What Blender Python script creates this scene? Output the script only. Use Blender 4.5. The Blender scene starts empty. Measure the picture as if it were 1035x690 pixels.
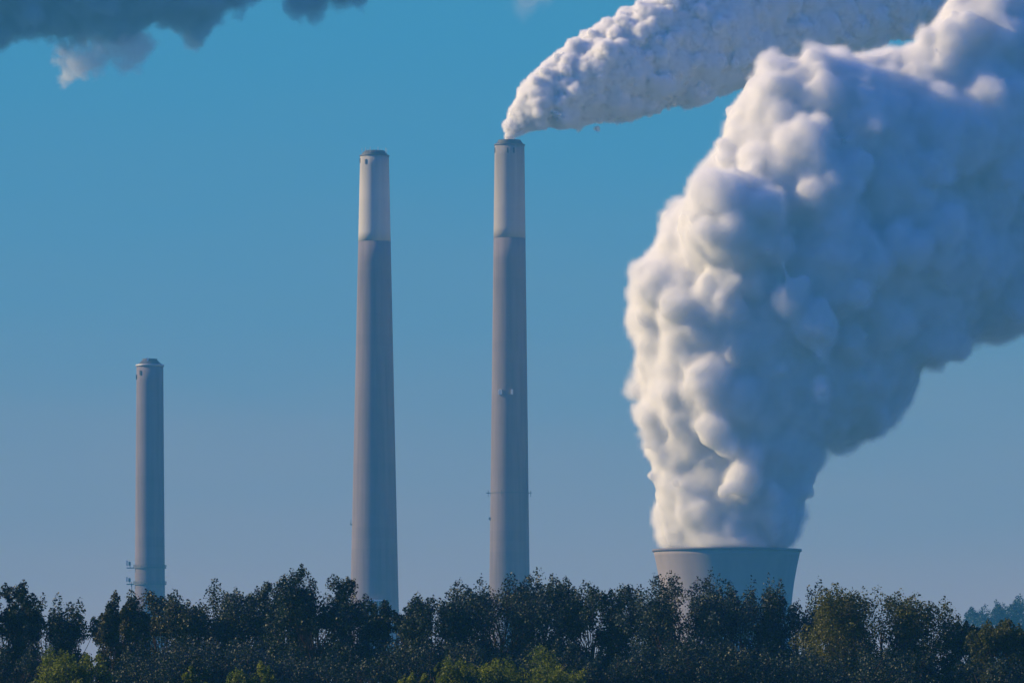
import bpy, bmesh, math, random
import numpy as np
from mathutils import Vector, Matrix

# ------------------------------------------------------------------ camera, sky, sun, exposure
SC = bpy.context.scene
COL = SC.collection
LENS, SENSOR, W = 200.0, 36.0, 1035.0
K = SENSOR / LENS / W                      # radians (tangent) per photo pixel
HOR = 745.0                                # the horizon lies below the frame
ZC = 2.0                                   # eye height

cam_d = bpy.data.cameras.new('camera')
cam = bpy.data.objects.new('camera', cam_d)
COL.objects.link(cam)
cam.location = (0, 0, ZC)
cam.rotation_euler = (math.radians(90), 0, 0)
cam_d.lens = LENS
cam_d.sensor_width = SENSOR
cam_d.shift_y = (HOR - 345.0) / W
cam_d.clip_start = 1.0
cam_d.clip_end = 60000.0
SC.camera = cam

SUN_EL, SUN_AZ = math.radians(25), math.radians(-82)      # azimuth from +Y (view axis), negative = to the left
sun_vec = Vector((math.sin(SUN_AZ) * math.cos(SUN_EL), math.cos(SUN_AZ) * math.cos(SUN_EL), math.sin(SUN_EL)))
world = bpy.data.worlds.new('World')
SC.world = world
world.use_nodes = True
nt = world.node_tree
nt.nodes.clear()
w_out = nt.nodes.new('ShaderNodeOutputWorld')
w_bg = nt.nodes.new('ShaderNodeBackground')
w_sky = nt.nodes.new('ShaderNodeTexSky')
w_sky.sky_type = 'NISHITA'
w_sky.sun_disc = False
w_sky.sun_elevation = SUN_EL
w_sky.sun_rotation = SUN_AZ
w_sky.altitude = 300
w_sky.air_density = 1.0
w_sky.dust_density = 0.6
w_sky.ozone_density = 4.0
w_bg.inputs['Strength'].default_value = 0.10
w_geo = nt.nodes.new('ShaderNodeTexCoord')
w_map = nt.nodes.new('ShaderNodeMapping')
w_map.vector_type = 'POINT'
w_map.inputs['Scale'].default_value = (1, 1, 1.0)
nt.links.new(w_geo.outputs['Generated'], w_map.inputs['Vector'])
w_nrm = nt.nodes.new('ShaderNodeVectorMath')
w_nrm.operation = 'NORMALIZE'
nt.links.new(w_map.outputs['Vector'], w_nrm.inputs[0])
nt.links.new(w_nrm.outputs['Vector'], w_sky.inputs['Vector'])
w_hsv = nt.nodes.new('ShaderNodeMix')                 # skylight tinted to turn the shade blue: its red end is cut
w_hsv.data_type = 'RGBA'
w_hsv.blend_type = 'MULTIPLY'
w_hsv.inputs['Factor'].default_value = 1.0
w_hsv.inputs['B'].default_value = (0.045, 0.325, 1.2, 1)
nt.links.new(w_sky.outputs['Color'], w_hsv.inputs['A'])
# the lowest few degrees of sky, by elevation: dusty rose on the horizon turning to teal blue
w_sep = nt.nodes.new('ShaderNodeSeparateXYZ')
nt.links.new(w_geo.outputs['Generated'], w_sep.inputs[0])
w_ramp = nt.nodes.new('ShaderNodeValToRGB')
w_ramp.color_ramp.interpolation = 'B_SPLINE'
e = w_ramp.color_ramp.elements
e[0].position, e[0].color = 0.0, (0.26, 0.205, 0.205, 1)
e[1].position, e[1].color = 0.40, (0.026, 0.182, 0.312, 1)
for pos, c_ in ((0.11, (0.19, 0.19, 0.215, 1)), (0.24, (0.08, 0.175, 0.25, 1))):
    q = e.new(pos); q.color = c_
w_mr = nt.nodes.new('ShaderNodeMapRange')
w_mr.inputs['From Min'].default_value = 0.0
w_mr.inputs['From Max'].default_value = 0.30
nt.links.new(w_sep.outputs['Z'], w_mr.inputs['Value'])
w_nm = nt.nodes.new('ShaderNodeMapping')               # thin uneven layers of haze in the low sky
w_nm.inputs['Scale'].default_value = (9, 9, 42)
nt.links.new(w_geo.outputs['Generated'], w_nm.inputs['Vector'])
w_nz = nt.nodes.new('ShaderNodeTexNoise')
w_nz.inputs['Scale'].default_value = 1.0
w_nz.inputs['Detail'].default_value = 4
nt.links.new(w_nm.outputs['Vector'], w_nz.inputs['Vector'])
w_na = nt.nodes.new('ShaderNodeMath'); w_na.operation = 'MULTIPLY_ADD'
w_na.inputs[1].default_value = 0.10
nt.links.new(w_nz.outputs['Fac'], w_na.inputs[0])
w_ns = nt.nodes.new('ShaderNodeMath'); w_ns.operation = 'SUBTRACT'
w_ns.inputs[1].default_value = 0.05
nt.links.new(w_mr.outputs[0], w_ns.inputs[0])
nt.links.new(w_ns.outputs[0], w_na.inputs[2])
nt.links.new(w_na.outputs[0], w_ramp.inputs['Fac'])
w_up = nt.nodes.new('ShaderNodeVectorMath'); w_up.operation = 'SCALE'
w_up.inputs['Scale'].default_value = 1 / 0.10
nt.links.new(w_ramp.outputs['Color'], w_up.inputs[0])
w_f = nt.nodes.new('ShaderNodeMapRange')
w_f.inputs['From Min'].default_value = 0.14
w_f.inputs['From Max'].default_value = 0.34
nt.links.new(w_sep.outputs['Z'], w_f.inputs['Value'])
w_mix = nt.nodes.new('ShaderNodeMix'); w_mix.data_type = 'RGBA'
nt.links.new(w_f.outputs[0], w_mix.inputs['Factor'])
nt.links.new(w_up.outputs[0], w_mix.inputs['A'])
nt.links.new(w_hsv.outputs['Result'], w_mix.inputs['B'])
nt.links.new(w_mix.outputs['Result'], w_bg.inputs['Color'])
nt.links.new(w_bg.outputs['Background'], w_out.inputs['Surface'])

sun_d = bpy.data.lights.new('sun', 'SUN')
sun_d.energy = 5.0
sun_d.angle = math.radians(0.5)
sun_d.color = (1.0, 0.74, 0.37)
sun = bpy.data.objects.new('sun', sun_d)
COL.objects.link(sun)
sun.rotation_euler = sun_vec.to_track_quat('Z', 'Y').to_euler()
sun.location = (-900, 300, 700)

vs = SC.view_settings
SC.display_settings.display_device = 'sRGB'
vs.view_transform = 'Standard'
vs.look = 'None'
vs.exposure = 0.6
vs.gamma = 1.0
vs.use_curve_mapping = False
SC.render.engine = 'CYCLES'
cy = SC.cycles
cy.max_bounces = 20
cy.diffuse_bounces = 3
cy.glossy_bounces = 2
cy.transmission_bounces = 4
cy.transparent_max_bounces = 12
cy.volume_bounces = 9
cy.volume_step_rate = 1.6
cy.volume_max_steps = 256
cy.use_denoising = True
cy.denoiser = 'OPENIMAGEDENOISE'
cy.caustics_reflective = False
cy.caustics_refractive = False


def at(px, py, dist):
    """photo pixel + distance -> a place in the world"""
    return Vector(((px - W / 2) * dist * K, dist, ZC + (HOR - py) * dist * K))


# ------------------------------------------------------------------ helpers
def tag(o, label=None, cat=None, group=None, kind=None):
    if label: o['label'] = label
    if cat: o['category'] = cat
    if group: o['group'] = group
    if kind: o['kind'] = kind
    return o


def empty(name, loc, label, cat, group=None):
    o = bpy.data.objects.new(name, None)
    o.empty_display_size = 1.0
    COL.objects.link(o)
    o.location = loc
    return tag(o, label, cat, group)


def link_mesh(name, me, mat=None, parent=None, smooth=False):
    o = bpy.data.objects.new(name, me)
    COL.objects.link(o)
    if mat is not None:
        me.materials.clear()
        me.materials.append(mat)
    if parent is not None:
        o.parent = parent
    if smooth:
        me.polygons.foreach_set('use_smooth', np.ones(len(me.polygons), dtype=bool))
    return o


def np_mesh(name, verts, faces):
    """faces: (n, k) int array"""
    me = bpy.data.meshes.new(name)
    verts = np.asarray(verts, dtype=np.float32)
    faces = np.asarray(faces, dtype=np.int32)
    n, k = faces.shape
    me.vertices.add(len(verts))
    me.vertices.foreach_set('co', verts.ravel())
    me.loops.add(n * k)
    me.loops.foreach_set('vertex_index', faces.ravel())
    me.polygons.add(n)
    me.polygons.foreach_set('loop_start', np.arange(0, n * k, k, dtype=np.int32))
    me.polygons.foreach_set('loop_total', np.full(n, k, dtype=np.int32))
    me.update(calc_edges=True)
    return me


def bm_obj(name, bm, mat, parent=None, smooth=False):
    me = bpy.data.meshes.new(name)
    bm.normal_update()
    bm.to_mesh(me)
    bm.free()
    return link_mesh(name, me, mat, parent, smooth)


def lathe(bm, prof, n=64, closed=True):
    """profile [(r, z)...] turned about the Z axis"""
    rings = []
    for r, z in prof:
        rings.append([bm.verts.new((r * math.cos(2 * math.pi * i / n), r * math.sin(2 * math.pi * i / n), z)) for i in range(n)])
    for a, b in zip(rings[:-1], rings[1:]):
        for i in range(n):
            j = (i + 1) % n
            bm.faces.new((a[i], a[j], b[j], b[i]))
    if closed:
        bm.faces.new(list(reversed(rings[0])))
        bm.faces.new(rings[-1])


def box(bm, c, s, rz=0.0):
    m = Matrix.Translation(c) @ Matrix.Rotation(rz, 4, 'Z') @ Matrix.Diagonal((s[0], s[1], s[2], 1))
    bmesh.ops.create_cube(bm, size=1.0, matrix=m)


def rod(bm, a, b, r, n=6):
    a, b = Vector(a), Vector(b)
    d = b - a
    q = d.to_track_quat('Z', 'Y').to_matrix().to_4x4()
    bmesh.ops.create_cone(bm, cap_ends=True, segments=n, radius1=r, radius2=r, depth=d.length,
                          matrix=Matrix.Translation((a + b) / 2) @ q)


# ------------------------------------------------------------------ materials
def new_mat(name):
    m = bpy.data.materials.new(name)
    m.use_nodes = True
    t = m.node_tree
    return m, t, t.nodes['Principled BSDF']


def plain(name, col, rough=0.7, metal=0.0, spec=0.3):
    m, t, b = new_mat(name)
    b.inputs['Base Color'].default_value = (*col, 1)
    b.inputs['Roughness'].default_value = rough
    b.inputs['Metallic'].default_value = metal
    b.inputs['Specular IOR Level'].default_value = spec
    nz = t.nodes.new('ShaderNodeTexNoise')
    nz.inputs['Scale'].default_value = 1.3
    nz.inputs['Detail'].default_value = 5
    tc = t.nodes.new('ShaderNodeTexCoord')
    t.links.new(tc.outputs['Object'], nz.inputs['Vector'])
    mx = t.nodes.new('ShaderNodeMix')
    mx.data_type = 'RGBA'
    mx.inputs['A'].default_value = (*[c * 0.8 for c in col], 1)
    mx.inputs['B'].default_value = (*[min(1, c * 1.15) for c in col], 1)
    t.links.new(nz.outputs['Fac'], mx.inputs['Factor'])
    t.links.new(mx.outputs['Result'], b.inputs['Base Color'])
    return m


def concrete(name, col, dark, streak=0.5, band=7.0, width=1.6, soot=None):
    """slip-formed concrete: faint lift bands, long vertical stains, blotches"""
    m, t, b = new_mat(name)
    b.inputs['Roughness'].default_value = 0.9
    b.inputs['Specular IOR Level'].default_value = 0.15
    N, L = t.nodes.new, t.links.new
    tc = N('ShaderNodeTexCoord')
    st = N('ShaderNodeMapping')
    st.inputs['Scale'].default_value = (1 / width, 1 / width, 1 / 45)
    L(tc.outputs['Object'], st.inputs['Vector'])
    n1 = N('ShaderNodeTexNoise')
    n1.inputs['Scale'].default_value = 1.0
    n1.inputs['Detail'].default_value = 5
    L(st.outputs['Vector'], n1.inputs['Vector'])
    n2 = N('ShaderNodeTexNoise')
    n2.inputs['Scale'].default_value = 0.06
    n2.inputs['Detail'].default_value = 7
    L(tc.outputs['Object'], n2.inputs['Vector'])
    sx = N('ShaderNodeSeparateXYZ')
    L(tc.outputs['Object'], sx.inputs[0])
    dv = N('ShaderNodeMath'); dv.operation = 'DIVIDE'; dv.inputs[1].default_value = band
    L(sx.outputs['Z'], dv.inputs[0])
    fl = N('ShaderNodeMath'); fl.operation = 'FLOOR'
    L(dv.outputs[0], fl.inputs[0])
    wn = N('ShaderNodeTexWhiteNoise'); wn.noise_dimensions = '1D'
    L(fl.outputs[0], wn.inputs['W'])
    r1 = N('ShaderNodeMapRange')
    r1.inputs['From Min'].default_value = 0.38
    r1.inputs['From Max'].default_value = 0.68
    r1.inputs['To Max'].default_value = streak
    L(n1.outputs['Fac'], r1.inputs['Value'])
    ad = N('ShaderNodeMath'); ad.operation = 'MULTIPLY_ADD'; ad.inputs[1].default_value = 0.5
    L(n2.outputs['Fac'], ad.inputs[0])
    L(r1.outputs[0], ad.inputs[2])
    ad2 = N('ShaderNodeMath'); ad2.operation = 'MULTIPLY_ADD'; ad2.inputs[1].default_value = 0.14
    ad2.use_clamp = True
    L(wn.outputs['Value'], ad2.inputs[0])
    L(ad.outputs[0], ad2.inputs[2])
    mx = N('ShaderNodeMix'); mx.data_type = 'RGBA'
    mx.inputs['A'].default_value = (*col, 1)
    mx.inputs['B'].default_value = (*dark, 1)
    L(ad2.outputs[0], mx.inputs['Factor'])
    L(mx.outputs['Result'], b.inputs['Base Color'])
    if soot:                                            # soot run down from the mouth, in uneven tongues
        r2 = N('ShaderNodeMapRange')
        r2.inputs['From Min'].default_value, r2.inputs['From Max'].default_value = soot[0], soot[1]
        L(sx.outputs['Z'], r2.inputs['Value'])
        ml = N('ShaderNodeMath'); ml.operation = 'MULTIPLY'
        L(r2.outputs[0], ml.inputs[0]); L(n1.outputs['Fac'], ml.inputs[1])
        m2 = N('ShaderNodeMix'); m2.data_type = 'RGBA'
        L(ml.outputs[0], m2.inputs['Factor'])
        L(mx.outputs['Result'], m2.inputs['A'])
        m2.inputs['B'].default_value = (0.10, 0.095, 0.09, 1)
        L(m2.outputs['Result'], b.inputs['Base Color'])
    return m


def leaf_mat(name, base, alt, trans=0.18):
    """two leaf greens picked per leaf by the mesh attribute 'tint'"""
    m, t, b = new_mat(name)
    N, L = t.nodes.new, t.links.new
    at_ = N('ShaderNodeAttribute'); at_.attribute_name = 'tint'
    mx = N('ShaderNodeMix'); mx.data_type = 'RGBA'
    mx.inputs['A'].default_value = (*base, 1)
    mx.inputs['B'].default_value = (*alt, 1)
    L(at_.outputs['Fac'], mx.inputs['Factor'])
    L(mx.outputs['Result'], b.inputs['Base Color'])
    b.inputs['Roughness'].default_value = 0.55
    b.inputs['Specular IOR Level'].default_value = 0.28
    tr = N('ShaderNodeBsdfTranslucent')
    L(mx.outputs['Result'], tr.inputs['Color'])
    ms = N('ShaderNodeMixShader')
    ms.inputs['Fac'].default_value = trans
    L(b.outputs[0], ms.inputs[1])
    L(tr.outputs[0], ms.inputs[2])
    L(ms.outputs[0], t.nodes['Material Output'].inputs['Surface'])
    return m


def plume_mat(name, density, col=(1, 1, 1), skin=0.12, aniso=0.0, drop=0.85):
    """water vapour: a dense scattering volume under a thin, patchy skin of droplets"""
    m, t, b = new_mat(name)
    N, L = t.nodes.new, t.links.new
    out = t.nodes['Material Output']
    vol = N('ShaderNodeVolumePrincipled')
    vol.inputs['Color'].default_value = (*col, 1)
    vol.inputs['Density'].default_value = density
    vol.inputs['Density Attribute'].default_value = ''
    vol.inputs['Anisotropy'].default_value = aniso
    L(vol.outputs[0], out.inputs['Volume'])
    b.inputs['Base Color'].default_value = (drop, drop, drop, 1)
    b.inputs['Roughness'].default_value = 1.0
    b.inputs['Specular IOR Level'].default_value = 0.0
    tr = N('ShaderNodeBsdfTransparent')
    ms = N('ShaderNodeMixShader')
    ms.inputs['Fac'].default_value = skin
    L(tr.outputs[0], ms.inputs[1])
    L(b.outputs[0], ms.inputs[2])
    L(ms.outputs[0], out.inputs['Surface'])
    return m


M_CONC = concrete('stack_concrete', (0.215, 0.185, 0.20), (0.12, 0.107, 0.12), 0.42, 6.0, 2.4)
M_BAND = concrete('pale_painted_concrete', (0.50, 0.48, 0.44), (0.36, 0.345, 0.32), 0.25, 8.0, 2.6, (308, 336))
M_BAND2 = concrete('grey_painted_concrete', (0.38, 0.355, 0.335), (0.27, 0.255, 0.25), 0.3, 8.0, 2.6, (300, 343))
M_TOWER = concrete('tower_concrete', (0.31, 0.265, 0.255), (0.19, 0.165, 0.16), 0.4, 4.0, 9.0)
M_STEEL = plain('weathered_steel', (0.11, 0.12, 0.13), 0.6, 0.3)
M_DARK = plain('sooty_cap', (0.06, 0.065, 0.07), 0.7)
M_GALV = plain('galvanised_steel', (0.42, 0.43, 0.44), 0.5, 0.2)
M_WHITE = plain('white_housing', (0.8, 0.8, 0.78), 0.5)
M_BARK = plain('bark', (0.055, 0.045, 0.038), 0.9)

LEAF = {
    'dark': leaf_mat('dark_leaf', (0.008, 0.027, 0.022), (0.022, 0.050, 0.034)),
    'grey': leaf_mat('grey_green_leaf', (0.015, 0.036, 0.032), (0.036, 0.066, 0.054)),
    'olive': leaf_mat('olive_leaf', (0.018, 0.036, 0.018), (0.075, 0.075, 0.022)),
    'bright': leaf_mat('bright_leaf', (0.045, 0.085, 0.012), (0.22, 0.26, 0.02), 0.5),
    'autumn': leaf_mat('turning_leaf', (0.010, 0.030, 0.020), (0.11, 0.12, 0.018), 0.35),
}

# ------------------------------------------------------------------ setting: ground and haze
def make_ground():
    bm = bmesh.new()
    xs = np.linspace(-9000, 9000, 46)
    ys = np.concatenate([np.linspace(-200, 900, 30), np.linspace(1000, 22000, 50)])
    rnd = random.Random(3)
    vv = [[bm.verts.new((x, y, rnd.uniform(-0.12, 0.12))) for x in xs] for y in ys]
    for a, b in zip(vv[:-1], vv[1:]):
        for i in range(len(xs) - 1):
            bm.faces.new((a[i], a[i + 1], b[i + 1], b[i]))
    m, t, b = new_mat('meadow')
    N, L = t.nodes.new, t.links.new
    tc = N('ShaderNodeTexCoord')
    nz = N('ShaderNodeTexNoise'); nz.inputs['Scale'].default_value = 0.02; nz.inputs['Detail'].default_value = 9
    L(tc.outputs['Object'], nz.inputs['Vector'])
    mx = N('ShaderNodeMix'); mx.data_type = 'RGBA'
    mx.inputs['A'].default_value = (0.025, 0.042, 0.018, 1)
    mx.inputs['B'].default_value = (0.06, 0.07, 0.035, 1)
    L(nz.outputs['Fac'], mx.inputs['Factor'])
    L(mx.outputs['Result'], b.inputs['Base Color'])
    b.inputs['Roughness'].default_value = 0.95
    tag(bm_obj('ground', bm, m, None, True), kind='structure')


make_ground()

def make_hill():
    """a low wooded rise far off at the right"""
    bm = bmesh.new()
    n, m_ = 28, 64
    rnd = random.Random(5)
    rows = []
    for i in range(n + 1):
        f = i / n
        h = 37.0 * (0.5 + 0.5 * math.cos(math.pi * f)) if f > 0.0 else 37.0
        rows.append([bm.verts.new((260 + 260 * f * math.cos(2 * math.pi * j / m_), 2640 + 330 * f * math.sin(2 * math.pi * j / m_),
                                   h + rnd.uniform(-0.4, 0.4) - 0.3)) for j in range(m_)])
    for a, b in zip(rows[:-1], rows[1:]):
        for j in range(m_):
            bm.faces.new((a[j], b[j], b[(j + 1) % m_], a[(j + 1) % m_]))
    bmesh.ops.remove_doubles(bm, verts=bm.verts, dist=0.5)
    tag(bm_obj('hill', bm, bpy.data.materials['meadow'], None, True), kind='structure')


make_hill()

HAZE_TOP = 465.0
HAZE_FAR = 5200.0
def make_haze():
    bm = bmesh.new()
    x = 3200.0
    box(bm, ((0, (HAZE_FAR - 120) / 2, (HAZE_TOP - 1.5) / 2)), (2 * x, HAZE_FAR + 120, HAZE_TOP + 1.5))
    m, t, b = new_mat('haze_air')
    t.nodes.remove(b)
    v = t.nodes.new('ShaderNodeVolumePrincipled')
    v.inputs['Color'].default_value = (0.10, 0.53, 0.99, 1)
    v.inputs['Density'].default_value = 1.05e-4
    t.links.new(v.outputs[0], t.nodes['Material Output'].inputs['Volume'])
    tag(bm_obj('haze', bm, m), kind='stuff')


make_haze()

# ------------------------------------------------------------------ vapour bodies
def poly_dist(p, poly):
    """signed distance to polygon (positive inside); p (n,2)"""
    p = np.asarray(p, float)
    a = np.asarray(poly, float)
    b = np.roll(a, -1, 0)
    d = np.full(len(p), 1e18)
    ins = np.zeros(len(p), bool)
    for (x0, y0), (x1, y1) in zip(a, b):
        e = np.array([x1 - x0, y1 - y0])
        v = p - (x0, y0)
        tt = np.clip((v @ e) / max(e @ e, 1e-9), 0, 1)
        d = np.minimum(d, np.hypot(*(v - tt[:, None] * e).T))
        c = ((y0 > p[:, 1]) != (y1 > p[:, 1])) & (p[:, 0] < (x1 - x0) * (p[:, 1] - y0) / (y1 - y0 + 1e-12) + x0)
        ins ^= c
    return np.where(ins, d, -d)


def ico(sub):
    b = bmesh.new()
    bmesh.ops.create_icosphere(b, subdivisions=sub, radius=1.0)
    b.verts.ensure_lookup_table()
    v = np.array([q.co[:] for q in b.verts])
    f = np.array([[q.index for q in p.verts] for p in b.faces])
    b.free()
    return v, f


ICOS = [ico(2), ico(3), ico(4)]


def outer_skins(name, me):
    """drop the hollow pockets left inside a fused body: they are closed skins of negative volume"""
    n = len(me.vertices)
    co = np.empty(n * 3, np.float32); me.vertices.foreach_get('co', co); co = co.reshape(-1, 3).astype(float)
    me.calc_loop_triangles()
    tr = np.empty(len(me.loop_triangles) * 3, np.int32); me.loop_triangles.foreach_get('vertices', tr); tr = tr.reshape(-1, 3)
    lab = np.arange(n)
    while True:
        m = lab[tr].min(1)
        new = lab.copy()
        for k in range(3):
            np.minimum.at(new, tr[:, k], m)
        new = new[new]
        if np.array_equal(new, lab):
            break
        lab = new
    a, b, c = co[tr[:, 0]], co[tr[:, 1]], co[tr[:, 2]]
    vol = np.bincount(lab[tr[:, 0]], np.einsum('ij,ij->i', a, np.cross(b, c)) / 6, n)
    sgn = np.sign(vol[np.abs(vol).argmax()])
    keep = (vol * sgn > 4.0)[lab[tr[:, 0]]]
    tr = tr[keep]
    used, inv = np.unique(tr, return_inverse=True)
    out = np_mesh(name, co[used], inv.reshape(-1, 3))
    bpy.data.meshes.remove(me)
    return out


def sphere_union(name, cen, rad, voxel, bumps, soft=2, mid=0.5):
    """many spheres fused into one billowing skin, then ruffled"""
    cen, rad = np.asarray(cen), np.asarray(rad)
    V, F, nv = [], [], 0
    for k, (lo_, hi_) in enumerate(((0, 5), (5, 22), (22, 1e9))):
        m = (rad / voxel >= lo_) & (rad / voxel < hi_)
        if not m.any():
            continue
        iv, if_ = ICOS[k]
        V.append((cen[m][:, None, :] + iv[None] * rad[m][:, None, None]).reshape(-1, 3))
        F.append((if_[None] + (np.arange(m.sum()) * len(iv))[:, None, None]).reshape(-1, 3) + nv)
        nv += len(iv) * int(m.sum())
    v, f = np.concatenate(V), np.concatenate(F)
    me = np_mesh(name, v, f)
    o = bpy.data.objects.new(name, me)
    COL.objects.link(o)
    rm = o.modifiers.new('fuse', 'REMESH')
    rm.mode = 'VOXEL'
    rm.voxel_size = voxel
    dg = bpy.context.evaluated_depsgraph_get()
    fused = bpy.data.meshes.new_from_object(o.evaluated_get(dg))
    bpy.data.objects.remove(o)
    bpy.data.meshes.remove(me)
    me = outer_skins(name, fused)
    o = bpy.data.objects.new(name, me)
    COL.objects.link(o)
    for size, amt, depth in bumps:
        if depth == 0:                                  # rounded cells with creases between them
            tx = bpy.data.textures.new(name, 'VORONOI')
            tx.noise_scale = size
            amt = -amt
        else:
            tx = bpy.data.textures.new(name, 'CLOUDS')
            tx.noise_scale = size
            tx.noise_depth = depth
        d = o.modifiers.new('ruffle', 'DISPLACE')
        d.texture = tx
        d.texture_coords = 'LOCAL'
        d.strength = amt
        d.mid_level = mid
    rm = o.modifiers.new('heal', 'REMESH')
    rm.mode = 'VOXEL'
    rm.voxel_size = voxel
    rm.use_smooth_shade = True
    sm = o.modifiers.new('soften', 'SMOOTH')
    sm.factor = 0.5
    sm.iterations = soft
    dg = bpy.context.evaluated_depsgraph_get()
    out = bpy.data.meshes.new_from_object(o.evaluated_get(dg))
    bpy.data.objects.remove(o)
    bpy.data.meshes.remove(me)
    return out


def fray_mat(name, density, col=(1, 1, 1)):
    m, t, b = new_mat(name)
    t.nodes.remove(b)
    v = t.nodes.new('ShaderNodeVolumePrincipled')
    v.inputs['Color'].default_value = (*col, 1)
    v.inputs['Density'].default_value = density
    v.inputs['Density Attribute'].default_value = 'density'
    t.links.new(v.outputs[0], t.nodes['Material Output'].inputs['Volume'])
    return m


def fray(ob, mat, voxel, reach, cell, bias, width, zcut=None, rough=0.55, win=None, wisp=0.6):
    """real vapour round a dense body: a voxel density that falls off with the distance from the body, broken into
    billows inside billows (fractal cells) so that its edge is ragged and lets light through"""
    me = ob.data
    ch = bpy.data.objects.new('thin_vapour', me.copy())
    COL.objects.link(ch)
    ch.parent = ob
    ch['kind'] = 'stuff'
    g = bpy.data.node_groups.new('vapour_density', 'GeometryNodeTree')
    g.interface.new_socket('Geometry', in_out='INPUT', socket_type='NodeSocketGeometry')
    g.interface.new_socket('Geometry', in_out='OUTPUT', socket_type='NodeSocketGeometry')
    N, L = g.nodes.new, g.links.new
    gi, go = N('NodeGroupInput'), N('NodeGroupOutput')
    px = N('GeometryNodeProximity'); px.target_element = 'FACES'
    L(gi.outputs[0], px.inputs[0])
    pos = N('GeometryNodeInputPosition')
    # warp the cells a little so that they do not look like bubbles
    nz = N('ShaderNodeTexNoise'); nz.inputs['Scale'].default_value = 1.0 / (cell * 0.8); nz.inputs['Detail'].default_value = 3
    L(pos.outputs[0], nz.inputs['Vector'])
    wp = N('ShaderNodeVectorMath'); wp.operation = 'MULTIPLY_ADD'
    wp.inputs[1].default_value = (cell * 0.6,) * 3
    L(nz.outputs['Color'], wp.inputs[0]); L(pos.outputs[0], wp.inputs[2])
    vo = N('ShaderNodeTexVoronoi'); vo.feature = 'F1'
    vo.inputs['Scale'].default_value = 1.0 / cell
    vo.inputs['Detail'].default_value = 3.0
    vo.inputs['Roughness'].default_value = rough
    vo.inputs['Lacunarity'].default_value = 2.1
    vo.normalize = True
    L(wp.outputs[0], vo.inputs['Vector'])
    # height of the billow above the body: reach * (1 - F1) + bias
    h = N('ShaderNodeMath'); h.operation = 'MULTIPLY_ADD'
    h.inputs[1].default_value = -reach * 1.9; h.inputs[2].default_value = reach + bias
    L(vo.outputs['Distance'], h.inputs[0])
    fb = N('ShaderNodeTexNoise'); fb.inputs['Scale'].default_value = 1.0 / (cell * 1.9); fb.inputs['Detail'].default_value = 6
    fb.inputs['Roughness'].default_value = 0.6
    L(pos.outputs[0], fb.inputs['Vector'])
    fh = N('ShaderNodeMath'); fh.operation = 'MULTIPLY_ADD'
    fh.inputs[1].default_value = reach * 4.2 * wisp; fh.inputs[2].default_value = -reach * 2.1 * wisp
    L(fb.outputs['Fac'], fh.inputs[0])
    hs = N('ShaderNodeMath'); hs.operation = 'MULTIPLY_ADD'; hs.inputs[1].default_value = 1.0 - 0.5 * wisp
    L(h.outputs[0], hs.inputs[0]); L(fh.outputs[0], hs.inputs[2])
    sb = N('ShaderNodeMath'); sb.operation = 'SUBTRACT'
    L(hs.outputs[0], sb.inputs[0]); L(px.outputs['Distance'], sb.inputs[1])
    mr = N('ShaderNodeMapRange'); mr.inputs['From Min'].default_value = 0.0; mr.inputs['From Max'].default_value = width
    L(sb.outputs[0], mr.inputs['Value'])
    vc = N('GeometryNodeVolumeCube')
    co = np.empty(len(me.vertices) * 3, np.float32); me.vertices.foreach_get('co', co); co = co.reshape(-1, 3)
    lo, hi = co.min(0) - reach - 3, co.max(0) + reach + 3
    if win is not None:                                 # only where it can be seen
        lo[0], hi[2] = max(lo[0], win[0]), min(hi[2], win[1])
    vc.inputs['Min'].default_value = lo
    vc.inputs['Max'].default_value = hi
    for ax, k in zip('XYZ', range(3)):
        vc.inputs['Resolution ' + ax].default_value = int(max(8, (hi[k] - lo[k]) / voxel))
    dens = mr.outputs[0]
    if zcut is not None:                                # nothing of it passes through the wall it rises from
        sp = N('ShaderNodeSeparateXYZ'); L(pos.outputs[0], sp.inputs[0])
        gt = N('ShaderNodeMath'); gt.operation = 'GREATER_THAN'; gt.inputs[1].default_value = zcut
        L(sp.outputs['Z'], gt.inputs[0])
        mu = N('ShaderNodeMath'); mu.operation = 'MULTIPLY'
        L(mr.outputs[0], mu.inputs[0]); L(gt.outputs[0], mu.inputs[1])
        dens = mu.outputs[0]
    L(dens, vc.inputs['Density'])
    sm = N('GeometryNodeSetMaterial'); sm.inputs['Material'].default_value = mat
    L(vc.outputs[0], sm.inputs[0]); L(sm.outputs[0], go.inputs[0])
    md = ch.modifiers.new('vapour_density', 'NODES')
    md.node_group = g
    ch.data.materials.clear(); ch.data.materials.append(mat)
    return ch


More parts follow.
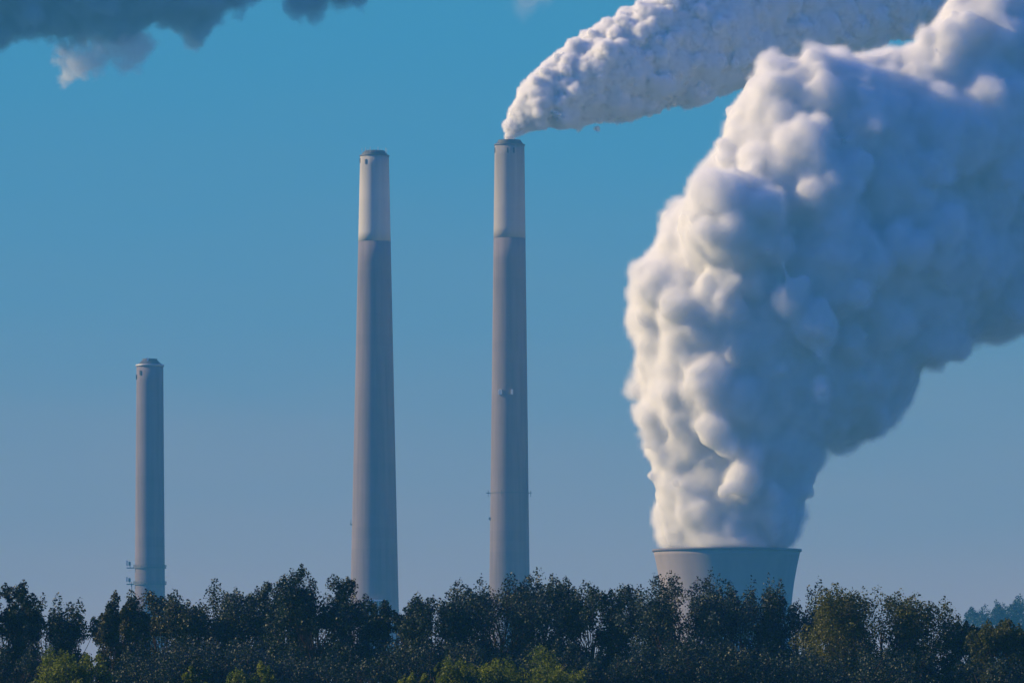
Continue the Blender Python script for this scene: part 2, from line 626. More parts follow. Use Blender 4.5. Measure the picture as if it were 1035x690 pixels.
def vapour(name, poly, dist, seed, levels, voxel, bumps, extra=(), depth=1.0, rmax=1e9, n0=90, mat=None, step=0.93, over=2.0, space=0.45, drift=(0, 0), soft=2, mid=0.5, halo=(), shrink=0.0):
    """billows filling the outline `poly` (photo px) with real depth: fat core spheres, then smaller and smaller ones on their skins.
    levels: [(children per sphere, ratio lo, ratio hi)]"""
    rs = np.random.default_rng(seed)
    poly = np.asarray(poly, float)
    s = dist * K
    lo, hi = poly.min(0), poly.max(0)
    cand = rs.uniform(lo, hi, (9000, 2))
    d = poly_dist(cand, poly)
    keep = d > 2
    cand, d = cand[keep], d[keep]
    order = np.argsort(-d)
    P, R = [], []
    # greedy cover: largest inscribed balls first, spaced by a part of their radius
    for i in order:
        r = min(d[i], rmax)
        ok = True
        for p_, r_ in zip(P, R):
            if np.hypot(*(cand[i] - p_)) < space * r_:
                ok = False
                break
        if ok:
            P.append(cand[i]); R.append(r)
        if len(P) >= n0:
            break
    dd = poly_dist(np.array(P), poly)
    C = [np.array([p[0], p[1], rs.uniform(-1, 1) * max(q - r, 0.15 * r)]) for p, r, q in zip(P, R, dd)]
    R = [r * step for r in R]
    for ex in extra:
        C.append(np.array([ex[0], ex[1], ex[3]])); R.append(ex[2])
    C, R = np.array(C), np.array(R)
    allC, allR = [C], [R]
    for n, a, b in levels:
        cs, rr = [], []
        for c, r in zip(C, R):
            u = rs.normal(size=(n, 3)); u /= np.linalg.norm(u, axis=1)[:, None]
            q = r * rs.uniform(a, b, n)
            cc = c + u * (r - q * 0.25)[:, None]
            dd = poly_dist(cc[:, :2], poly)
            q = np.minimum(q, np.maximum(dd + over, 0))
            k = q > r * a * 0.5
            # drop those buried in another ball
            for j in np.nonzero(k)[0]:
                dist2 = np.linalg.norm(C - cc[j], axis=1)
                if np.any(dist2 + q[j] * 0.2 < R * 0.97):
                    k[j] = False
            cs.append(cc[k]); rr.append(q[k])
        C, R = np.concatenate(cs), np.concatenate(rr)
        allC.append(C); allR.append(R)
    C, R = np.concatenate(allC), np.concatenate(allR)
    C[:, 2] += drift[1] * np.maximum(C[:, 0] - drift[0], 0)          # the wind carries it away to the right and back
    o0 = at(poly[:, 0].mean(), poly[:, 1].mean(), dist)
    sy = (dist + C[:, 2] * s * depth) * K                 # farther billows are that much farther out and larger
    wc = np.stack([(C[:, 0] - W / 2) * sy, C[:, 2] * s * depth, ZC + (HOR - C[:, 1]) * sy], 1)
    R = R * sy / s
    wc[:, 0] -= o0.x; wc[:, 2] -= o0.z
    wr = R * s - shrink
    wc, wr = wc[wr > voxel * 1.2], wr[wr > voxel * 1.2]
    me = sphere_union(name, wc, wr, voxel, bumps, soft, mid)
    ob = link_mesh(name, me, mat, None, True)
    ob.location = o0
    print(name, len(C), 'balls', len(me.polygons), 'faces')
    for grow, hmat, hb in halo:                         # thinner vapour fraying off the dense body
        big_ = R * s > voxel * 2.0
        hm = sphere_union('thin_vapour', wc[big_], (R * s + grow)[big_], voxel * 1.5, hb, 1)
        link_mesh('thin_vapour', hm, hmat, ob, True)
    return ob


M_STEAM = plume_mat('thick_steam', 0.26, skin=0.22)
M_SMOKE = plume_mat('dense_white_smoke', 0.5, skin=0.35)
M_CLOUD = plume_mat('shaded_cloud_vapour', 0.10, (0.45, 0.66, 0.76), skin=0.03, drop=0.12)  # dark tint stands in for the shade on the cloud
M_SCRAP = plume_mat('lit_cloud_vapour', 0.035, (1, 1, 1), skin=0.04)
M_WISP = plume_mat('thin_vapour', 0.007, skin=0.02)

M_FRAY = fray_mat('fraying_steam', 0.27)
M_FRAY2 = fray_mat('fraying_smoke', 1.0)
M_CFRAY = fray_mat('fraying_shaded_cloud', 0.10, (0.45, 0.66, 0.76))  # same painted-in shade as the cloud body
M_SFRAY = fray_mat('fraying_scrap', 0.05)
M_WFRAY = fray_mat('fraying_wisp', 0.012)
BIG = [(712, 640), (690, 580), (666, 556), (658, 515), (650, 475), (639, 430), (634, 385), (636, 340), (633, 300), (648, 252), (664, 217), (690, 190),
       (704, 155), (722, 118), (742, 85), (770, 52), (800, 45), (850, 42), (900, 40), (928, 30), (948, 2), (960, -25), (1040, -30), (1090, 10),
       (1115, 150), (1110, 270), (1080, 325), (1035, 346), (1000, 352), (962, 370), (938, 392), (926, 412), (908, 440), (880, 458), (842, 455),
       (836, 482), (822, 515), (812, 556), (780, 582), (758, 640)]
big = vapour('steam_plume', BIG, 3100, 11, [(24, 0.16, 0.5), (12, 0.2, 0.5), (6, 0.3, 0.55)], 1.3, [(42, 10.0, 3), (17, 9.0, 5), (7, 4.5, 5)],
             extra=[(800, 300, 26, -95), (838, 262, 24, -105), (826, 330, 30, -100), (868, 296, 16, -110), (832, 392, 14, -100), (772, 452, 16, -62), (752, 352, 30, -70),
                    (745, 230, 66, -60), (720, 320, 60, -40)],
             mat=M_STEAM, rmax=70, n0=420, space=0.42, drift=(800, 0.40), soft=12, over=4, shrink=4.5)
fray(big, M_FRAY, 1.8, 10.0, 22.0, 0.3, 4.2, zcut=ZC + (HOR - 555) * 3100 * K + 0.8 - big.location.z, wisp=0.75)
tag(big, 'huge white steam plume billowing out of the squat cooling tower', 'steam plume', 'vapour plumes')

UP = [(507, 146), (505, 137), (512, 112), (521, 94), (534, 74), (552, 58), (572, 46), (590, 32), (612, 20), (634, 8), (655, -4), (700, -30),
      (780, -40), (860, -35), (940, -30), (1010, -5), (990, 22), (900, 42), (850, 62), (790, 78), (740, 94), (700, 106), (660, 116), (630, 124), (600, 127),
      (575, 131), (550, 130), (532, 134), (525, 140), (524, 146)]
up = vapour('smoke_plume', UP, 3260, 5, [(20, 0.2, 0.42), (11, 0.22, 0.5), (6, 0.3, 0.5)], 0.75, [(11, 2.4, 3), (5, 1.2, 4)], mat=M_SMOKE, n0=650, rmax=36, space=0.36, drift=(540, 0.4), soft=0, over=3.5,
            extra=[(568, 134, 2.6, -4), (575, 136, 3.2, 0), (583, 134, 2.4, -6), (604, 130, 6, -4), (541, 135, 2.6, 2), (655, 117, 4, -8), (690, 106, 5, 0), (708, 108, 3, -6)], shrink=1.8)
fray(up, M_FRAY2, 0.95, 5.0, 7.0, 0.2, 1.0, wisp=0.45)
tag(up, 'dense white smoke plume trailing from the tall right-hand chimney', 'smoke plume', 'vapour plumes')

# ------------------------------------------------------------------ chimneys and tower
def shaft_r(z, z0, r0, z1, r1):
    return r0 + (r1 - r0) * (z - z0) / (z1 - z0)


def chimney(cx, top_y, w_top, low_y, w_low, dist, label, band_y=None, band_mat=None, cap_h=0, seed=1):
    s = dist * K
    base = Vector(((cx - W / 2) * s, dist, 0))
    zt = ZC + (HOR - top_y) * s
    zl = ZC + (HOR - low_y) * s
    rt, rl = w_top * s / 2, w_low * s / 2
    r = lambda z: rt + (rl - rt) * ((zt - z) / (zt - zl))
    root = empty('chimney', base, label, 'chimney', 'power station chimneys')
    zb = zt if band_y is None else ZC + (HOR - band_y) * s
    bm = bmesh.new()
    lathe(bm, [(r(z), z) for z in np.linspace(-0.5, zb, 24)], 72)
    bm_obj('shaft', bm, M_CONC, root, True)
    if band_y is not None:
        bm = bmesh.new()
        lathe(bm, [(r(z) + 0.02, z) for z in np.linspace(zb + 0.003, zt, 10)], 72)
        bm_obj('painted_band', bm, band_mat, root, True)
    return root, s, r, zt


def ring(bm, r0, r1, z0, z1, n=72):
    lathe(bm, [(r0, z0), (r1, z0), (r1, z1), (r0, z1), (r0, z0)], n, False)
    bmesh.ops.remove_doubles(bm, verts=bm.verts, dist=1e-4)


def railing(name, root, r, z, h=1.6, n=36, th=0.12):
    bm = bmesh.new()
    for i in range(n):
        a = 2 * math.pi * i / n
        rod(bm, (r * math.cos(a), r * math.sin(a), z), (r * math.cos(a), r * math.sin(a), z + h), th, 4)
    ring(bm, r - th, r + th, z + h - th, z + h + th, n)
    ring(bm, r - th, r + th, z + h * 0.5 - th, z + h * 0.5 + th, n)
    return bm_obj(name, bm, M_STEEL, root)


# left, shorter chimney: domed hood, lower platforms with aerials
root, s, r, zt = chimney(151.5, 370, 27.0, 600, 30.5, 3350, 'shortest chimney, leftmost, with a domed cap and aerial platforms low on its side')
rt = r(zt)
bm = bmesh.new(); ring(bm, rt - 1.0, rt + 0.5, zt - 0.2, zt + 0.9); bm_obj('rim', bm, M_GALV, root, True)
bm = bmesh.new(); lathe(bm, [(rt - 0.6, zt + 0.1), (rt - 0.4, zt + 1.0), (rt - 1.6, zt + 1.7), (rt * 0.62, zt + 3.2), (rt * 0.56, zt + 3.5), (rt * 0.56, zt + 4.3), (rt * 0.1, zt + 4.5)], 48)
cap = bm_obj('cap', bm, M_DARK, root, True)
bm = bmesh.new(); box(bm, (-1.0, -rt * 0.62, zt + 3.6), (0.9, 0.6, 2.0)); bm_obj('hatch', bm, M_WHITE, cap)
for a, dz in ((3.45, 6.5), (4.0, 4.2)):
    bm = bmesh.new(); box(bm, ((rt + 0.1) * math.cos(a), (rt + 0.1) * math.sin(a), zt - dz), (0.9, 0.9, 2.6), a); bm_obj('vent_opening', bm, M_DARK, root)
for py in (573.5, 590.0):
    z = ZC + (HOR - py) * s
    rr = r(z)
    bm = bmesh.new()
    ring(bm, rr + 0.02, rr + 0.9, z - 0.35, z + 0.2, 48)
    box(bm, (-rr - 2.6, -0.5, z - 0.1), (4.4, 3.6, 0.5))
    pf = bm_obj('platform', bm, M_STEEL, root)
    railing('railing', pf, rr + 0.85, z + 0.1, 1.5, 30, 0.09)
    for dx, dy, h in ((-4.4, -2.0, 4.6), (-2.6, -2.2, 3.6), (-4.6, 0.8, 4.4), (-3.4, 1.0, 4.0)):
        bm = bmesh.new()
        rod(bm, (-rr + dx, dy, z), (-rr + dx, dy, z + h), 0.12)
        box(bm, (-rr + dx - 0.1, dy - 0.2, z + h * 0.62), (0.7, 0.5, h * 0.6))
        bm_obj('aerial', bm, M_GALV if dx < -4 else M_STEEL, pf)
zz = ZC + (HOR - 588) * s
bm = bmesh.new(); rod(bm, (-r(0) - 1.9, -1.0, 0), (-r(zz) - 1.9, -1.0, zz), 0.35); bm_obj('cable_duct', bm, M_GALV, root)

# middle chimney: pale upper band, conical hood with lightning rods
root, s, r, zt = chimney(378.5, 158, 29.0, 600, 48.5, 3200, 'middle chimney with a bright pale top section and no smoke', 244.5, M_BAND)
rt = r(zt)
bm = bmesh.new(); ring(bm, rt - 0.8, rt + 0.35, zt - 0.1, zt + 0.5); bm_obj('rim', bm, M_STEEL, root, True)
bm = bmesh.new(); lathe(bm, [(rt - 0.5, zt), (rt - 0.3, zt + 0.5), (rt * 0.74, zt + 2.6), (rt * 0.70, zt + 2.8), (rt * 0.70, zt + 3.0), (rt * 0.5, zt + 3.0)], 48)
cap = bm_obj('cap', bm, M_DARK, root, True)
for i in range(9):
    a = 2 * math.pi * i / 9 + 0.2
    bm = bmesh.new(); q = rt * (0.72 if i % 2 else 0.88)
    z0 = zt + (2.6 if i % 2 else 1.2)
    rod(bm, (q * math.cos(a), q * math.sin(a), z0), (q * math.cos(a), q * math.sin(a), zt + 4.6), 0.14)
    bm_obj('lightning_rod', bm, M_GALV, cap)
for a, dz in ((3.35, 2.6), (4.1, 3.6)):
    bm = bmesh.new(); box(bm, ((rt + 0.02) * math.cos(a), (rt + 0.02) * math.sin(a), zt - dz), (0.8, 1.0, 2.6), a); bm_obj('vent_opening', bm, M_DARK, root)
zl = ZC + (HOR - 607) * s
bm = bmesh.new(); ring(bm, r(zl) + 0.02, r(zl) + 0.25, zl - 5.5, zl - 4.6, 64); bm_obj('joint_ring', bm, M_CONC, root, True)
bm = bmesh.new(); box(bm, (1.0, -r(zl) - 1.4, zl), (11.5, 3.0, 0.8)); bm_obj('access_ledge', bm, M_WHITE, root)
for dx in (-2.2, 0.2, 2.6, 4.2):
    bm = bmesh.new(); box(bm, (dx, -r(zl) - 0.9, zl - 4.5), (0.45, 0.5, 8.0)); bm_obj('ledge_post', bm, M_GALV, root)
zl = ZC + (HOR - 530) * s
bm = bmesh.new(); box(bm, (-r(zl) - 0.4, -2.0, zl), (1.1, 1.0, 0.5)); rod(bm, (-r(zl) - 0.8, -2.0, zl), (-r(zl) - 0.5, -2.0, zl + 2.6), 0.15)
bm_obj('bracket', bm, M_STEEL, root)

# right chimney: smoking, grey upper band, strobe lights and mid-height platform
root, s, r, zt = chimney(515.0, 147, 30.0, 580, 40.5, 3250, 'right chimney of the tall pair, smoking at its top', 241, M_BAND2)
rt = r(zt)
bm = bmesh.new(); ring(bm, rt - 0.9, rt + 0.4, zt - 0.2, zt + 0.5); bm_obj('rim', bm, M_STEEL, root, True)
bm = bmesh.new(); lathe(bm, [(rt - 0.5, zt), (rt - 0.3, zt + 0.5), (rt * 0.78, zt + 2.4), (rt * 0.78, zt + 2.9), (rt * 0.68, zt + 2.9), (rt * 0.68, zt + 1.5), (rt * 0.1, zt + 1.5)], 48)
cap = bm_obj('cap', bm, M_DARK, root, True)
bm = bmesh.new(); box(bm, (-rt * 0.74, -rt * 0.55, zt + 0.75), (2.4, 1.4, 0.5)); bm_obj('roof_hatch', bm, M_WHITE, cap)
for a, dz in ((3.4, 3.0), (4.6, 3.6), (5.0, 3.6)):
    bm = bmesh.new(); box(bm, ((rt + 0.02) * math.cos(a), (rt + 0.02) * math.sin(a), zt - dz), (0.7, 1.0, 3.0), a); bm_obj('vent_opening', bm, M_DARK, root)
zl = ZC + (HOR - 397) * s
for px, w in ((505.5, 2.2), (517.5, 1.3)):
    x = (px - 515.0) * s
    y = -math.sqrt(max(r(zl) ** 2 - x * x, 0.1)) - 0.5
    bm = bmesh.new(); box(bm, (x, y, zl), (w, 1.4, 3.0)); bmesh.ops.bevel(bm, geom=bm.edges[:], offset=0.2, segments=2, affect='EDGES')
    bm_obj('strobe_light', bm, M_WHITE, root)
zl = ZC + (HOR - 498) * s
bm = bmesh.new(); ring(bm, r(zl) + 0.02, r(zl) + 0.3, zl - 0.1, zl + 0.1, 64)
box(bm, (-r(zl) - 1.2, -1, zl), (2.4, 1.2, 0.4)); box(bm, (r(zl) + 0.9, -1, zl), (1.6, 1.2, 0.4))
pf = bm_obj('platform', bm, M_STEEL, root)
for dx in (-r(zl) - 1.2, -4.5, r(zl) + 1.2):
    bm = bmesh.new(); rod(bm, (dx, -1 if abs(dx) > r(zl) else -r(zl) - 0.6, zl - 2.2), (dx, -1 if abs(dx) > r(zl) else -r(zl) - 0.6, zl + 1.4), 0.16)
    bm_obj('aerial', bm, M_STEEL, pf)
zl = ZC + (HOR - 524) * s
bm = bmesh.new(); box(bm, (-r(zl) - 0.3, -2.0, zl), (1.0, 1.0, 1.6)); bm_obj('bracket', bm, M_GALV, root)
for py in (346, 388, 452, 560):
    pass

# cooling tower: hyperbolic shell flaring to a thin lip
TD = 3100
s = TD * K
tw = empty('cooling_tower', ((734.7 - W / 2) * s, TD, 0), 'squat flaring concrete cooling tower under the huge steam plume', 'cooling tower')
ztop = ZC + (HOR - 555) * s
rtop = 149.5 * s / 2
zw, rw = ZC + (HOR - 632) * s, 129.0 * s / 2
c = (ztop - zw) / math.sqrt((rtop / rw) ** 2 - 1)
hyp = lambda z: rw * math.sqrt(1 + ((z - zw) / (c * (1.0 if z > zw else 0.82))) ** 2)
bm = bmesh.new()
zs = list(np.linspace(7.0, ztop - 1.2, 40))
prof = [(hyp(z), z) for z in zs]
lathe(bm, prof + [(hyp(z) - 0.8, z) for z in reversed(zs)] + [prof[0]], 160, False)
bmesh.ops.remove_doubles(bm, verts=bm.verts, dist=1e-4)
bm_obj('shell', bm, M_TOWER, tw, True)
bm = bmesh.new(); ring(bm, rtop - 1.3, rtop + 0.45, ztop - 1.197, ztop, 160); bm_obj('rim', bm, M_CONC, tw, True)
for i in range(36):
    a = 2 * math.pi * i / 36
    for da in (-0.087, 0.087):
        if da > 0:
            continue
        bm = bmesh.new()
        rb = hyp(7.0)
        rod(bm, ((rb + 1.6) * math.cos(a), (rb + 1.6) * math.sin(a), -0.3), (rb * math.cos(a + 0.087) - 0.4 * math.cos(a), rb * math.sin(a + 0.087) - 0.4 * math.sin(a), 7.2), 0.5, 8)
        rod(bm, ((rb + 1.6) * math.cos(a), (rb + 1.6) * math.sin(a), -0.3), (rb * math.cos(a - 0.087) - 0.4 * math.cos(a), rb * math.sin(a - 0.087) - 0.4 * math.sin(a), 7.2), 0.5, 8)
        bm_obj('support_leg', bm, M_CONC, tw)

# ------------------------------------------------------------------ clouds, far beyond and above the haze
CLOUD_D = 5600
cl = vapour('cloud', [(-420, -300), (-430, -110), (-300, -60), (-160, 10), (-80, 45), (-30, 60), (0, 56), (22, 49), (52, 50), (80, 44), (110, 46), (140, 48), (160, 37), (185, 44), (200, 47), (214, 37), (232, 24), (250, 13),  # mass left of and above the view is added, to shade the rest
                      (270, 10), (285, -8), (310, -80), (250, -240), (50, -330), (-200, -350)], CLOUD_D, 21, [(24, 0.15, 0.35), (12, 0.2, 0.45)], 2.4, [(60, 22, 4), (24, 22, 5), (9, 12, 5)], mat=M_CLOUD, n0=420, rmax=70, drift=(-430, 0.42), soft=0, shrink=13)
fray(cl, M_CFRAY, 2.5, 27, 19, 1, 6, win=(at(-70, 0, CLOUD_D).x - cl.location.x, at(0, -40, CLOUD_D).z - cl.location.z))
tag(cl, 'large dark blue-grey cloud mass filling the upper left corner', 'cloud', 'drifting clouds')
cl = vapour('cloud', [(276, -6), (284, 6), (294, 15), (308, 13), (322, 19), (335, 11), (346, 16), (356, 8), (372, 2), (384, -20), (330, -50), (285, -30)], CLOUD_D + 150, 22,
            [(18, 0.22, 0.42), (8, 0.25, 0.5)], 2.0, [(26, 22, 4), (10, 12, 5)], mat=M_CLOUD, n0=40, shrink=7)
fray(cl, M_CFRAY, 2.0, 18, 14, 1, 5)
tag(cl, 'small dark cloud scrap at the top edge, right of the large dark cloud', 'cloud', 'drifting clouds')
cl = vapour('cloud', [(52, 52), (56, 70), (66, 88), (80, 82), (92, 72), (108, 70), (130, 82), (140, 68), (158, 60), (163, 46), (150, 26), (120, 30), (90, 32), (60, 34)], CLOUD_D + 220, 23,
            [(16, 0.22, 0.45), (8, 0.25, 0.5)], 1.5, [(22, 14, 4), (9, 8, 5)], mat=M_SCRAP, n0=90, rmax=14, soft=0, mid=0.5, shrink=5)
fray(cl, M_SFRAY, 1.4, 17, 12, -1, 5)
tag(cl, 'ragged pale sunlit cloud scrap hanging under the large dark cloud', 'cloud', 'drifting clouds')
cl = vapour('cloud', [(508, -8), (516, 6), (530, 12), (548, 14), (562, 8), (572, -8), (540, -20)], CLOUD_D - 330, 24, [(14, 0.25, 0.45), (6, 0.3, 0.5)], 3.0, [(22, 14, 4), (8, 6, 5)], mat=M_WISP, n0=30, soft=0, mid=0.5, shrink=5)
fray(cl, M_WFRAY, 2.4, 20, 26, 0, 12)
tag(cl, 'faint thin cloud wisp at the top edge above the smoking chimney', 'cloud', 'drifting clouds')

# ------------------------------------------------------------------ trees
def tube_path(pts, rads, n=6):
    """verts, faces of a tapered tube"""
    pts = np.asarray(pts, float)
    V, F = [], []
    for i, (p, r_) in enumerate(zip(pts, rads)):
        d = pts[min(i + 1, len(pts) - 1)] - pts[max(i - 1, 0)]
        d /= np.linalg.norm(d) + 1e-9
        u = np.cross(d, (0.3, 1, 0.1)); u /= np.linalg.norm(u) + 1e-9
        w = np.cross(d, u)
        a = np.arange(n) * 2 * math.pi / n
        V.append(p + r_ * (np.cos(a)[:, None] * u + np.sin(a)[:, None] * w))
    V = np.concatenate(V)
    for i in range(len(pts) - 1):
        for j in range(n):
            k = (j + 1) % n
            F.append((i * n + j, i * n + k, (i + 1) * n + k, (i + 1) * n + j))
    return V, np.array(F)


def tree(name, px, top, hw, dist, seed, leaf, label, cat='tree', group='trees along the bottom of the view', leaves=12000, clumps=75, low=702, gap=0.0,
         tuft=0.35, size=0.2, alt=0.3, alt_side=None, lean=0.0, ground=0.0):
    rs = np.random.default_rng(seed)
    s = dist * K
    base = Vector(((px - W / 2) * s, dist, ground))
    H = ZC + (HOR - top) * s - ground
    hw = hw * s * 1.7
    zlow = H * 0.22 if low is None else max(ZC + (HOR - low) * s - ground, H * 0.12)
    ch = (H - zlow) / 2
    leaves = int(leaves * 2.6); clumps = int(clumps * 3.2)
    root = empty(name, base, label, cat, group)
    # lobed crown: clump centres in an uneven ellipsoid
    ph = rs.uniform(0, 6.28, 8)
    cc = []
    while len(cc) < clumps:
        u = rs.normal(size=3); u /= np.linalg.norm(u)
        az = math.atan2(u[1], u[0])
        lob = 1 + 0.10 * math.sin(3 * az + ph[0]) + 0.13 * math.sin(5 * az + ph[1] + 3 * u[2]) + 0.10 * math.sin(7 * u[2] + ph[2])
        rr = (rs.uniform(0.12, 1) ** 0.45) * lob
        wz = 1.0 - 0.18 * max(u[2], 0)
        u = np.sign(u) * np.abs(u) ** 0.6; u /= (np.abs(u) ** 3).sum() ** (1 / 3)
        p = np.array([u[0] * hw * rr * wz, u[1] * hw * 0.85 * rr * wz, u[2] * ch * min(rr, 1.0)])
        if gap and rs.uniform() < gap * (0.4 + 0.6 * (u[2] < 0.1)):
            continue
        if not gap and rs.uniform() < 0.28:               # leafy down to the undergrowth
            p = np.array([rs.uniform(-1, 1) * hw * 0.9, rs.uniform(-1, 1) * hw * 0.7, -ch * rs.uniform(0.2, 1.45)])
        p[0] += lean * hw * (p[2] / ch)
        cc.append(p)
    cc = np.array(cc)
    cc[:, 2] += zlow + ch
    # the top clump reaches the height seen
    cc[:, 2] += 0
    csz = hw * rs.uniform(0.06, 0.19, clumps) + 0.10
    ctint = np.clip(rs.normal(alt, 0.25, clumps), 0, 1)
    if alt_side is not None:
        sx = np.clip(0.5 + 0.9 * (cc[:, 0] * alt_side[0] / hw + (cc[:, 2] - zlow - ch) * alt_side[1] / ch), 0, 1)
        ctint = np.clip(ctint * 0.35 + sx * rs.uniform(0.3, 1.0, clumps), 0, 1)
    w = csz ** 2; w /= w.sum()
    ci = rs.choice(clumps, leaves, p=w)
    g = rs.normal(size=(leaves, 3))
    g /= np.linalg.norm(g, axis=1)[:, None]
    rad = rs.uniform(0, 1, leaves) ** 0.5
    el = np.stack([np.ones(clumps), np.ones(clumps), 1 + tuft * rs.uniform(0.2, 1.6, clumps)], 1)
    tilt = rs.normal(0, 0.35, (clumps, 2))
    off = g * rad[:, None] * csz[ci][:, None] * el[ci]
    off[:, 0] += off[:, 2] * tilt[ci, 0]
    off[:, 1] += off[:, 2] * tilt[ci, 1]
    # pointed top of each tuft
    upz = np.clip(off[:, 2] / (csz[ci] * el[ci, 2]), 0, 1)
    off[:, :2] *= (1 - 0.55 * upz)[:, None]
    c = cc[ci] + off
    zover = np.percentile(c[:, 2], 99.6) - H + 0.25
    c[:, 2] -= zover * np.clip((c[:, 2] - zlow) / (H - zlow), 0, 1)
    cc[:, 2] -= zover * np.clip((cc[:, 2] - zlow) / (H - zlow), 0, 1)
    # leaf quads
    nrm = rs.normal(size=(leaves, 3)) + (0, 0, 0.7)
    nrm /= np.linalg.norm(nrm, axis=1)[:, None]
    t = np.cross(nrm, rs.normal(size=(leaves, 3)))
    t /= np.linalg.norm(t, axis=1)[:, None] + 1e-9
    b = np.cross(nrm, t)
    L_ = size * rs.uniform(0.55, 1.25, leaves)[:, None]
    wd = L_ * rs.uniform(0.3, 0.5, leaves)[:, None]
    V = np.stack([c - t * L_ * 0.5, c + b * wd + nrm * L_ * 0.08, c + t * L_ * 0.6 - nrm * L_ * 0.12, c - b * wd + nrm * L_ * 0.08], 1).reshape(-1, 3)
    F = np.arange(leaves * 4).reshape(-1, 4)
    me = np_mesh('crown', V, F)
    at_ = me.attributes.new('tint', 'FLOAT', 'FACE')
    at_.data.foreach_set('value', np.clip(ctint[ci] + rs.normal(0, 0.14, leaves), 0, 1).astype(np.float32))
    link_mesh('crown', me, LEAF[leaf], root)
    # trunk, limbs and twigs as one wooden frame
    VV, FF, nv = [], [], 0
    def add(p, r_, n=6):
        nonlocal nv
        v, f = tube_path(p, r_, n)
        VV.append(v); FF.append(f + nv); nv += len(v)
    tr = max(0.12, hw * 0.055)
    zt_ = zlow + ch * 1.25
    k = np.linspace(0, 1, 9)
    wob = rs.normal(0, hw * 0.03, (9, 2)); wob[0] = 0
    tp = np.stack([wob[:, 0] + lean * hw * 0.6 * k ** 2, wob[:, 1], -0.2 + k * zt_], 1)
    add(tp, tr * (1.25 - k * 1.05), 8)
    order = rs.permutation(clumps)
    for i in order[:int(clumps * 0.55)]:
        e = cc[i]
        f = np.clip((e[2] - csz[i]) / zt_ * rs.uniform(0.35, 0.8), 0.12, 0.95)
        a = np.array([np.interp(f, k, tp[:, j]) for j in range(3)])
        m = a * 0.45 + e * 0.55 + np.array([0, 0, -0.12 * np.linalg.norm(e - a)]) + rs.normal(0, 0.05 * hw, 3)
        q = np.linspace(0, 1, 6)[:, None]
        p = (1 - q) ** 2 * a + 2 * q * (1 - q) * m + q ** 2 * (e + np.array([0, 0, csz[i] * 0.35]))
        add(p, tr * (1.15 - f) * 0.42 * (1 - 0.9 * q[:, 0]) * 0.7 + 0.012, 5)
    me = np_mesh('trunk', np.concatenate(VV), np.concatenate(FF))
    link_mesh('trunk', me, M_BARK, root, True)
    return root


T = 'tree'
tree(T, 2, 589, 24, 470, 1, 'dark', 'tall thin-topped dark tree cut off by the left edge of the view', gap=0.25, clumps=60)
tree(T, 46, 607, 27, 480, 2, 'dark', 'dark feathery tree standing between the left edge and the shortest chimney', clumps=85, leaves=16000, tuft=1.0)
tree(T, 122, 602, 17, 490, 3, 'olive', 'sparse olive tree in front of the left side of the shortest chimney', gap=0.3, clumps=65)
tree(T, 163, 599, 30, 495, 4, 'olive', 'olive-brown leafy tree covering the foot of the shortest chimney', clumps=80)
tree(T, 212, 595, 34, 500, 5, 'grey', 'bushy grey-green tree just right of the shortest chimney', clumps=85, leaves=15000)
tree(T, 250, 598, 28, 505, 6, 'grey', 'narrow grey-green tree left of the tallest tree', clumps=70)
tree(T, 287, 590, 26, 500, 7, 'grey', 'loose-topped tree leaning against the left side of the tallest tree', gap=0.3, clumps=60)
tree(T, 322, 577, 32, 490, 8, 'dark', 'tallest dark tree with an open top, left of the middle chimney', gap=0.2, clumps=75, leaves=14000)
tree(T, 361, 600, 22, 500, 9, 'dark', 'thin see-through tree at the left foot of the middle chimney', gap=0.4, clumps=45, leaves=6000)
tree(T, 399, 609, 20, 500, 10, 'dark', 'small round-topped tree at the right foot of the middle chimney', gap=0.3, clumps=45, leaves=6500)
tree(T, 440, 602, 28, 495, 11, 'dark', 'open-crowned tree standing alone midway between the two tall chimneys', gap=0.3, clumps=60, leaves=9000)
tree(T, 505, 584, 44, 500, 12, 'grey', 'broad rounded grey-green tree in front of the smoking chimney', clumps=110, leaves=20000)
tree(T, 550, 583, 26, 505, 13, 'dark', 'dark tree just right of the smoking chimney foot', clumps=60, gap=0.15)
tree(T, 598, 590, 32, 500, 14, 'dark', 'dark tree with its forked trunk showing against a bright gap', gap=0.35, clumps=60, leaves=9000, lean=0.2)
tree(T, 643, 607, 26, 505, 15, 'dark', 'low dark tree left of the cooling tower', clumps=60)
tree(T, 690, 582, 36, 495, 16, 'grey', 'spiky-topped grey-green tree covering the sunlit left edge of the cooling tower', clumps=90, leaves=15000, tuft=1.2)
tree(T, 748, 589, 34, 500, 17, 'grey', 'tufted tree in front of the middle of the cooling tower', clumps=85, leaves=14000, tuft=1.1)
tree(T, 806, 594, 30, 500, 18, 'grey', 'tufted tree covering the right foot of the cooling tower', clumps=75, leaves=12000, tuft=1.1)
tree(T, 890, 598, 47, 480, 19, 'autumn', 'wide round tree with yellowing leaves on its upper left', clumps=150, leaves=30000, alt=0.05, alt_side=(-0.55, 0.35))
tree(T, 978, 628, 15, 480, 20, 'dark', 'small slim dark tree between the wide yellowing tree and the right edge', clumps=55, leaves=9000, gap=0.2)
tree(T, 1012, 626, 22, 470, 21, 'autumn', 'olive-tinged round tree at the right edge before the misty far trees', clumps=80, leaves=13000, alt=0.05, alt_side=(0, 0.1))
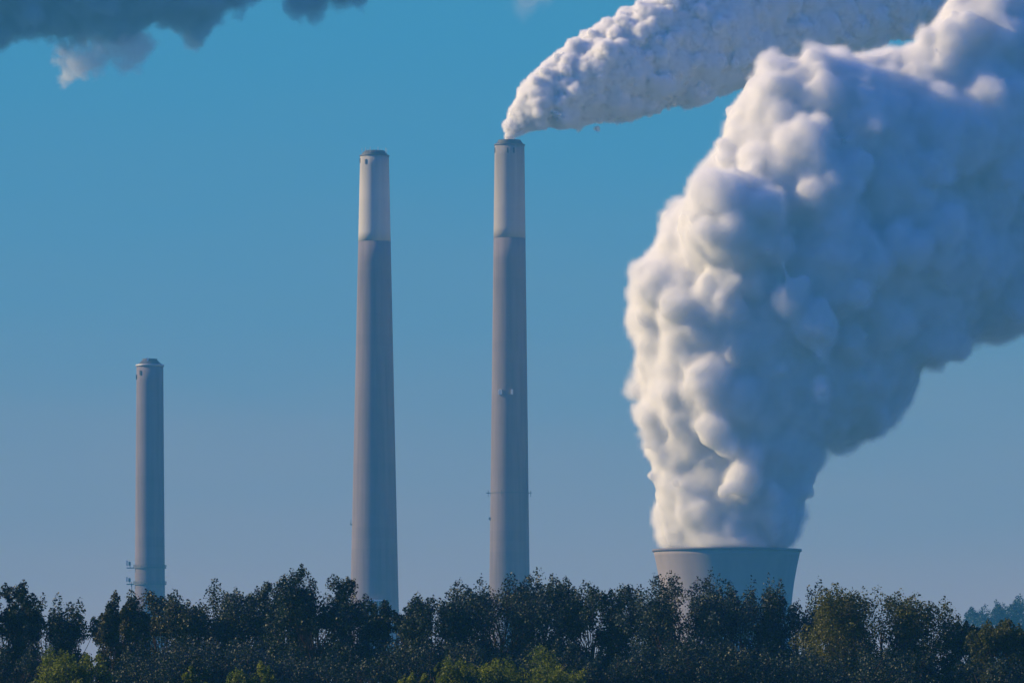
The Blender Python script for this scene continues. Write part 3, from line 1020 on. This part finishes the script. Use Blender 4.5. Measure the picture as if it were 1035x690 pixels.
# far, misty trees
for px, top, hw, sd, lb in ((1000, 613, 16, 31, 'leftmost of the hazy blue trees far behind at the right edge'),
                            (1020, 608, 14, 32, 'tallest of the hazy blue trees far behind at the right edge'),
                            (1043, 604, 18, 33, 'hazy blue far tree cut off by the right edge of the view')):
    tree(T, px, top, hw, 2600, sd, 'dark', lb, group='misty trees far behind', clumps=60, leaves=5000, size=0.75, low=700, ground=36.0)
# lower, sunlit young growth in front
for px, top, hw, sd, lf, lb in ((530, 655, 36, 41, 'bright', 'broad yellow-green young tree at the bottom centre'),
                                (480, 664, 24, 42, 'bright', 'smaller green young tree left of the broad yellow-green one'),
                                (450, 668, 11, 43, 'bright', 'slender yellow-green sapling between the low light green one and the smaller green young tree'),
                                (68, 655, 24, 44, 'bright', 'yellow-green bushy sapling at bottom left, in front of the dark feathery tree'),
                                (98, 671, 9, 45, 'bright', 'little slim sapling just right of the yellow-green one at bottom left'),
                                (200, 672, 10, 46, 'bright', 'tiny yellow-green sapling below the bushy grey-green tree'),
                                (257, 669, 15, 47, 'bright', 'small light green sapling below the narrow grey-green tree'),
                                (420, 678, 14, 48, 'bright', 'low light green sapling right of the middle chimney foot'),
                                (615, 660, 32, 49, 'dark', 'low dark tree in front of the forked trunk'),
                                (668, 656, 36, 50, 'grey', 'low grey-green tree below the left edge of the cooling tower'),
                                (15, 650, 40, 51, 'dark', 'low black-green tree in the bottom left corner'),
                                (340, 656, 45, 52, 'dark', 'low dark tree below the tallest tree and the middle chimney'),
                                (760, 650, 50, 53, 'dark', 'low dark tree below the middle of the cooling tower'),
                                (158, 650, 40, 54, 'dark', 'low dark tree below the shortest chimney'),
                                (860, 655, 50, 55, 'dark', 'low dark tree below the wide yellowing tree'),
                                (225, 643, 45, 56, 'grey', 'low grey-green tree below the bushy tree right of the shortest chimney'),
                                (440, 646, 36, 57, 'dark', 'low dark tree below the gap between the two tall chimneys'),
                                (555, 648, 26, 58, 'dark', 'low dark tree just behind the broad yellow-green young tree'),
                                (715, 645, 34, 59, 'grey', 'low grey-green tree below the spiky-topped tree by the cooling tower'),
                                (912, 655, 22, 60, 'dark', 'low dark tree under the right half of the wide yellowing tree'),
                                (1000, 664, 24, 61, 'dark', 'low dark tree in the bottom right corner')):
    tree('sapling' if lf == 'bright' else T, px, top, hw, 420 if lf == 'bright' else 455, sd, lf, lb, group='lower growth in front of the trees',
         clumps=max(14, int(hw * 1.6)), leaves=int(500 + hw * 240), size=0.17, alt=0.34 if lf == 'bright' else 0.06, low=735, tuft=0.4)
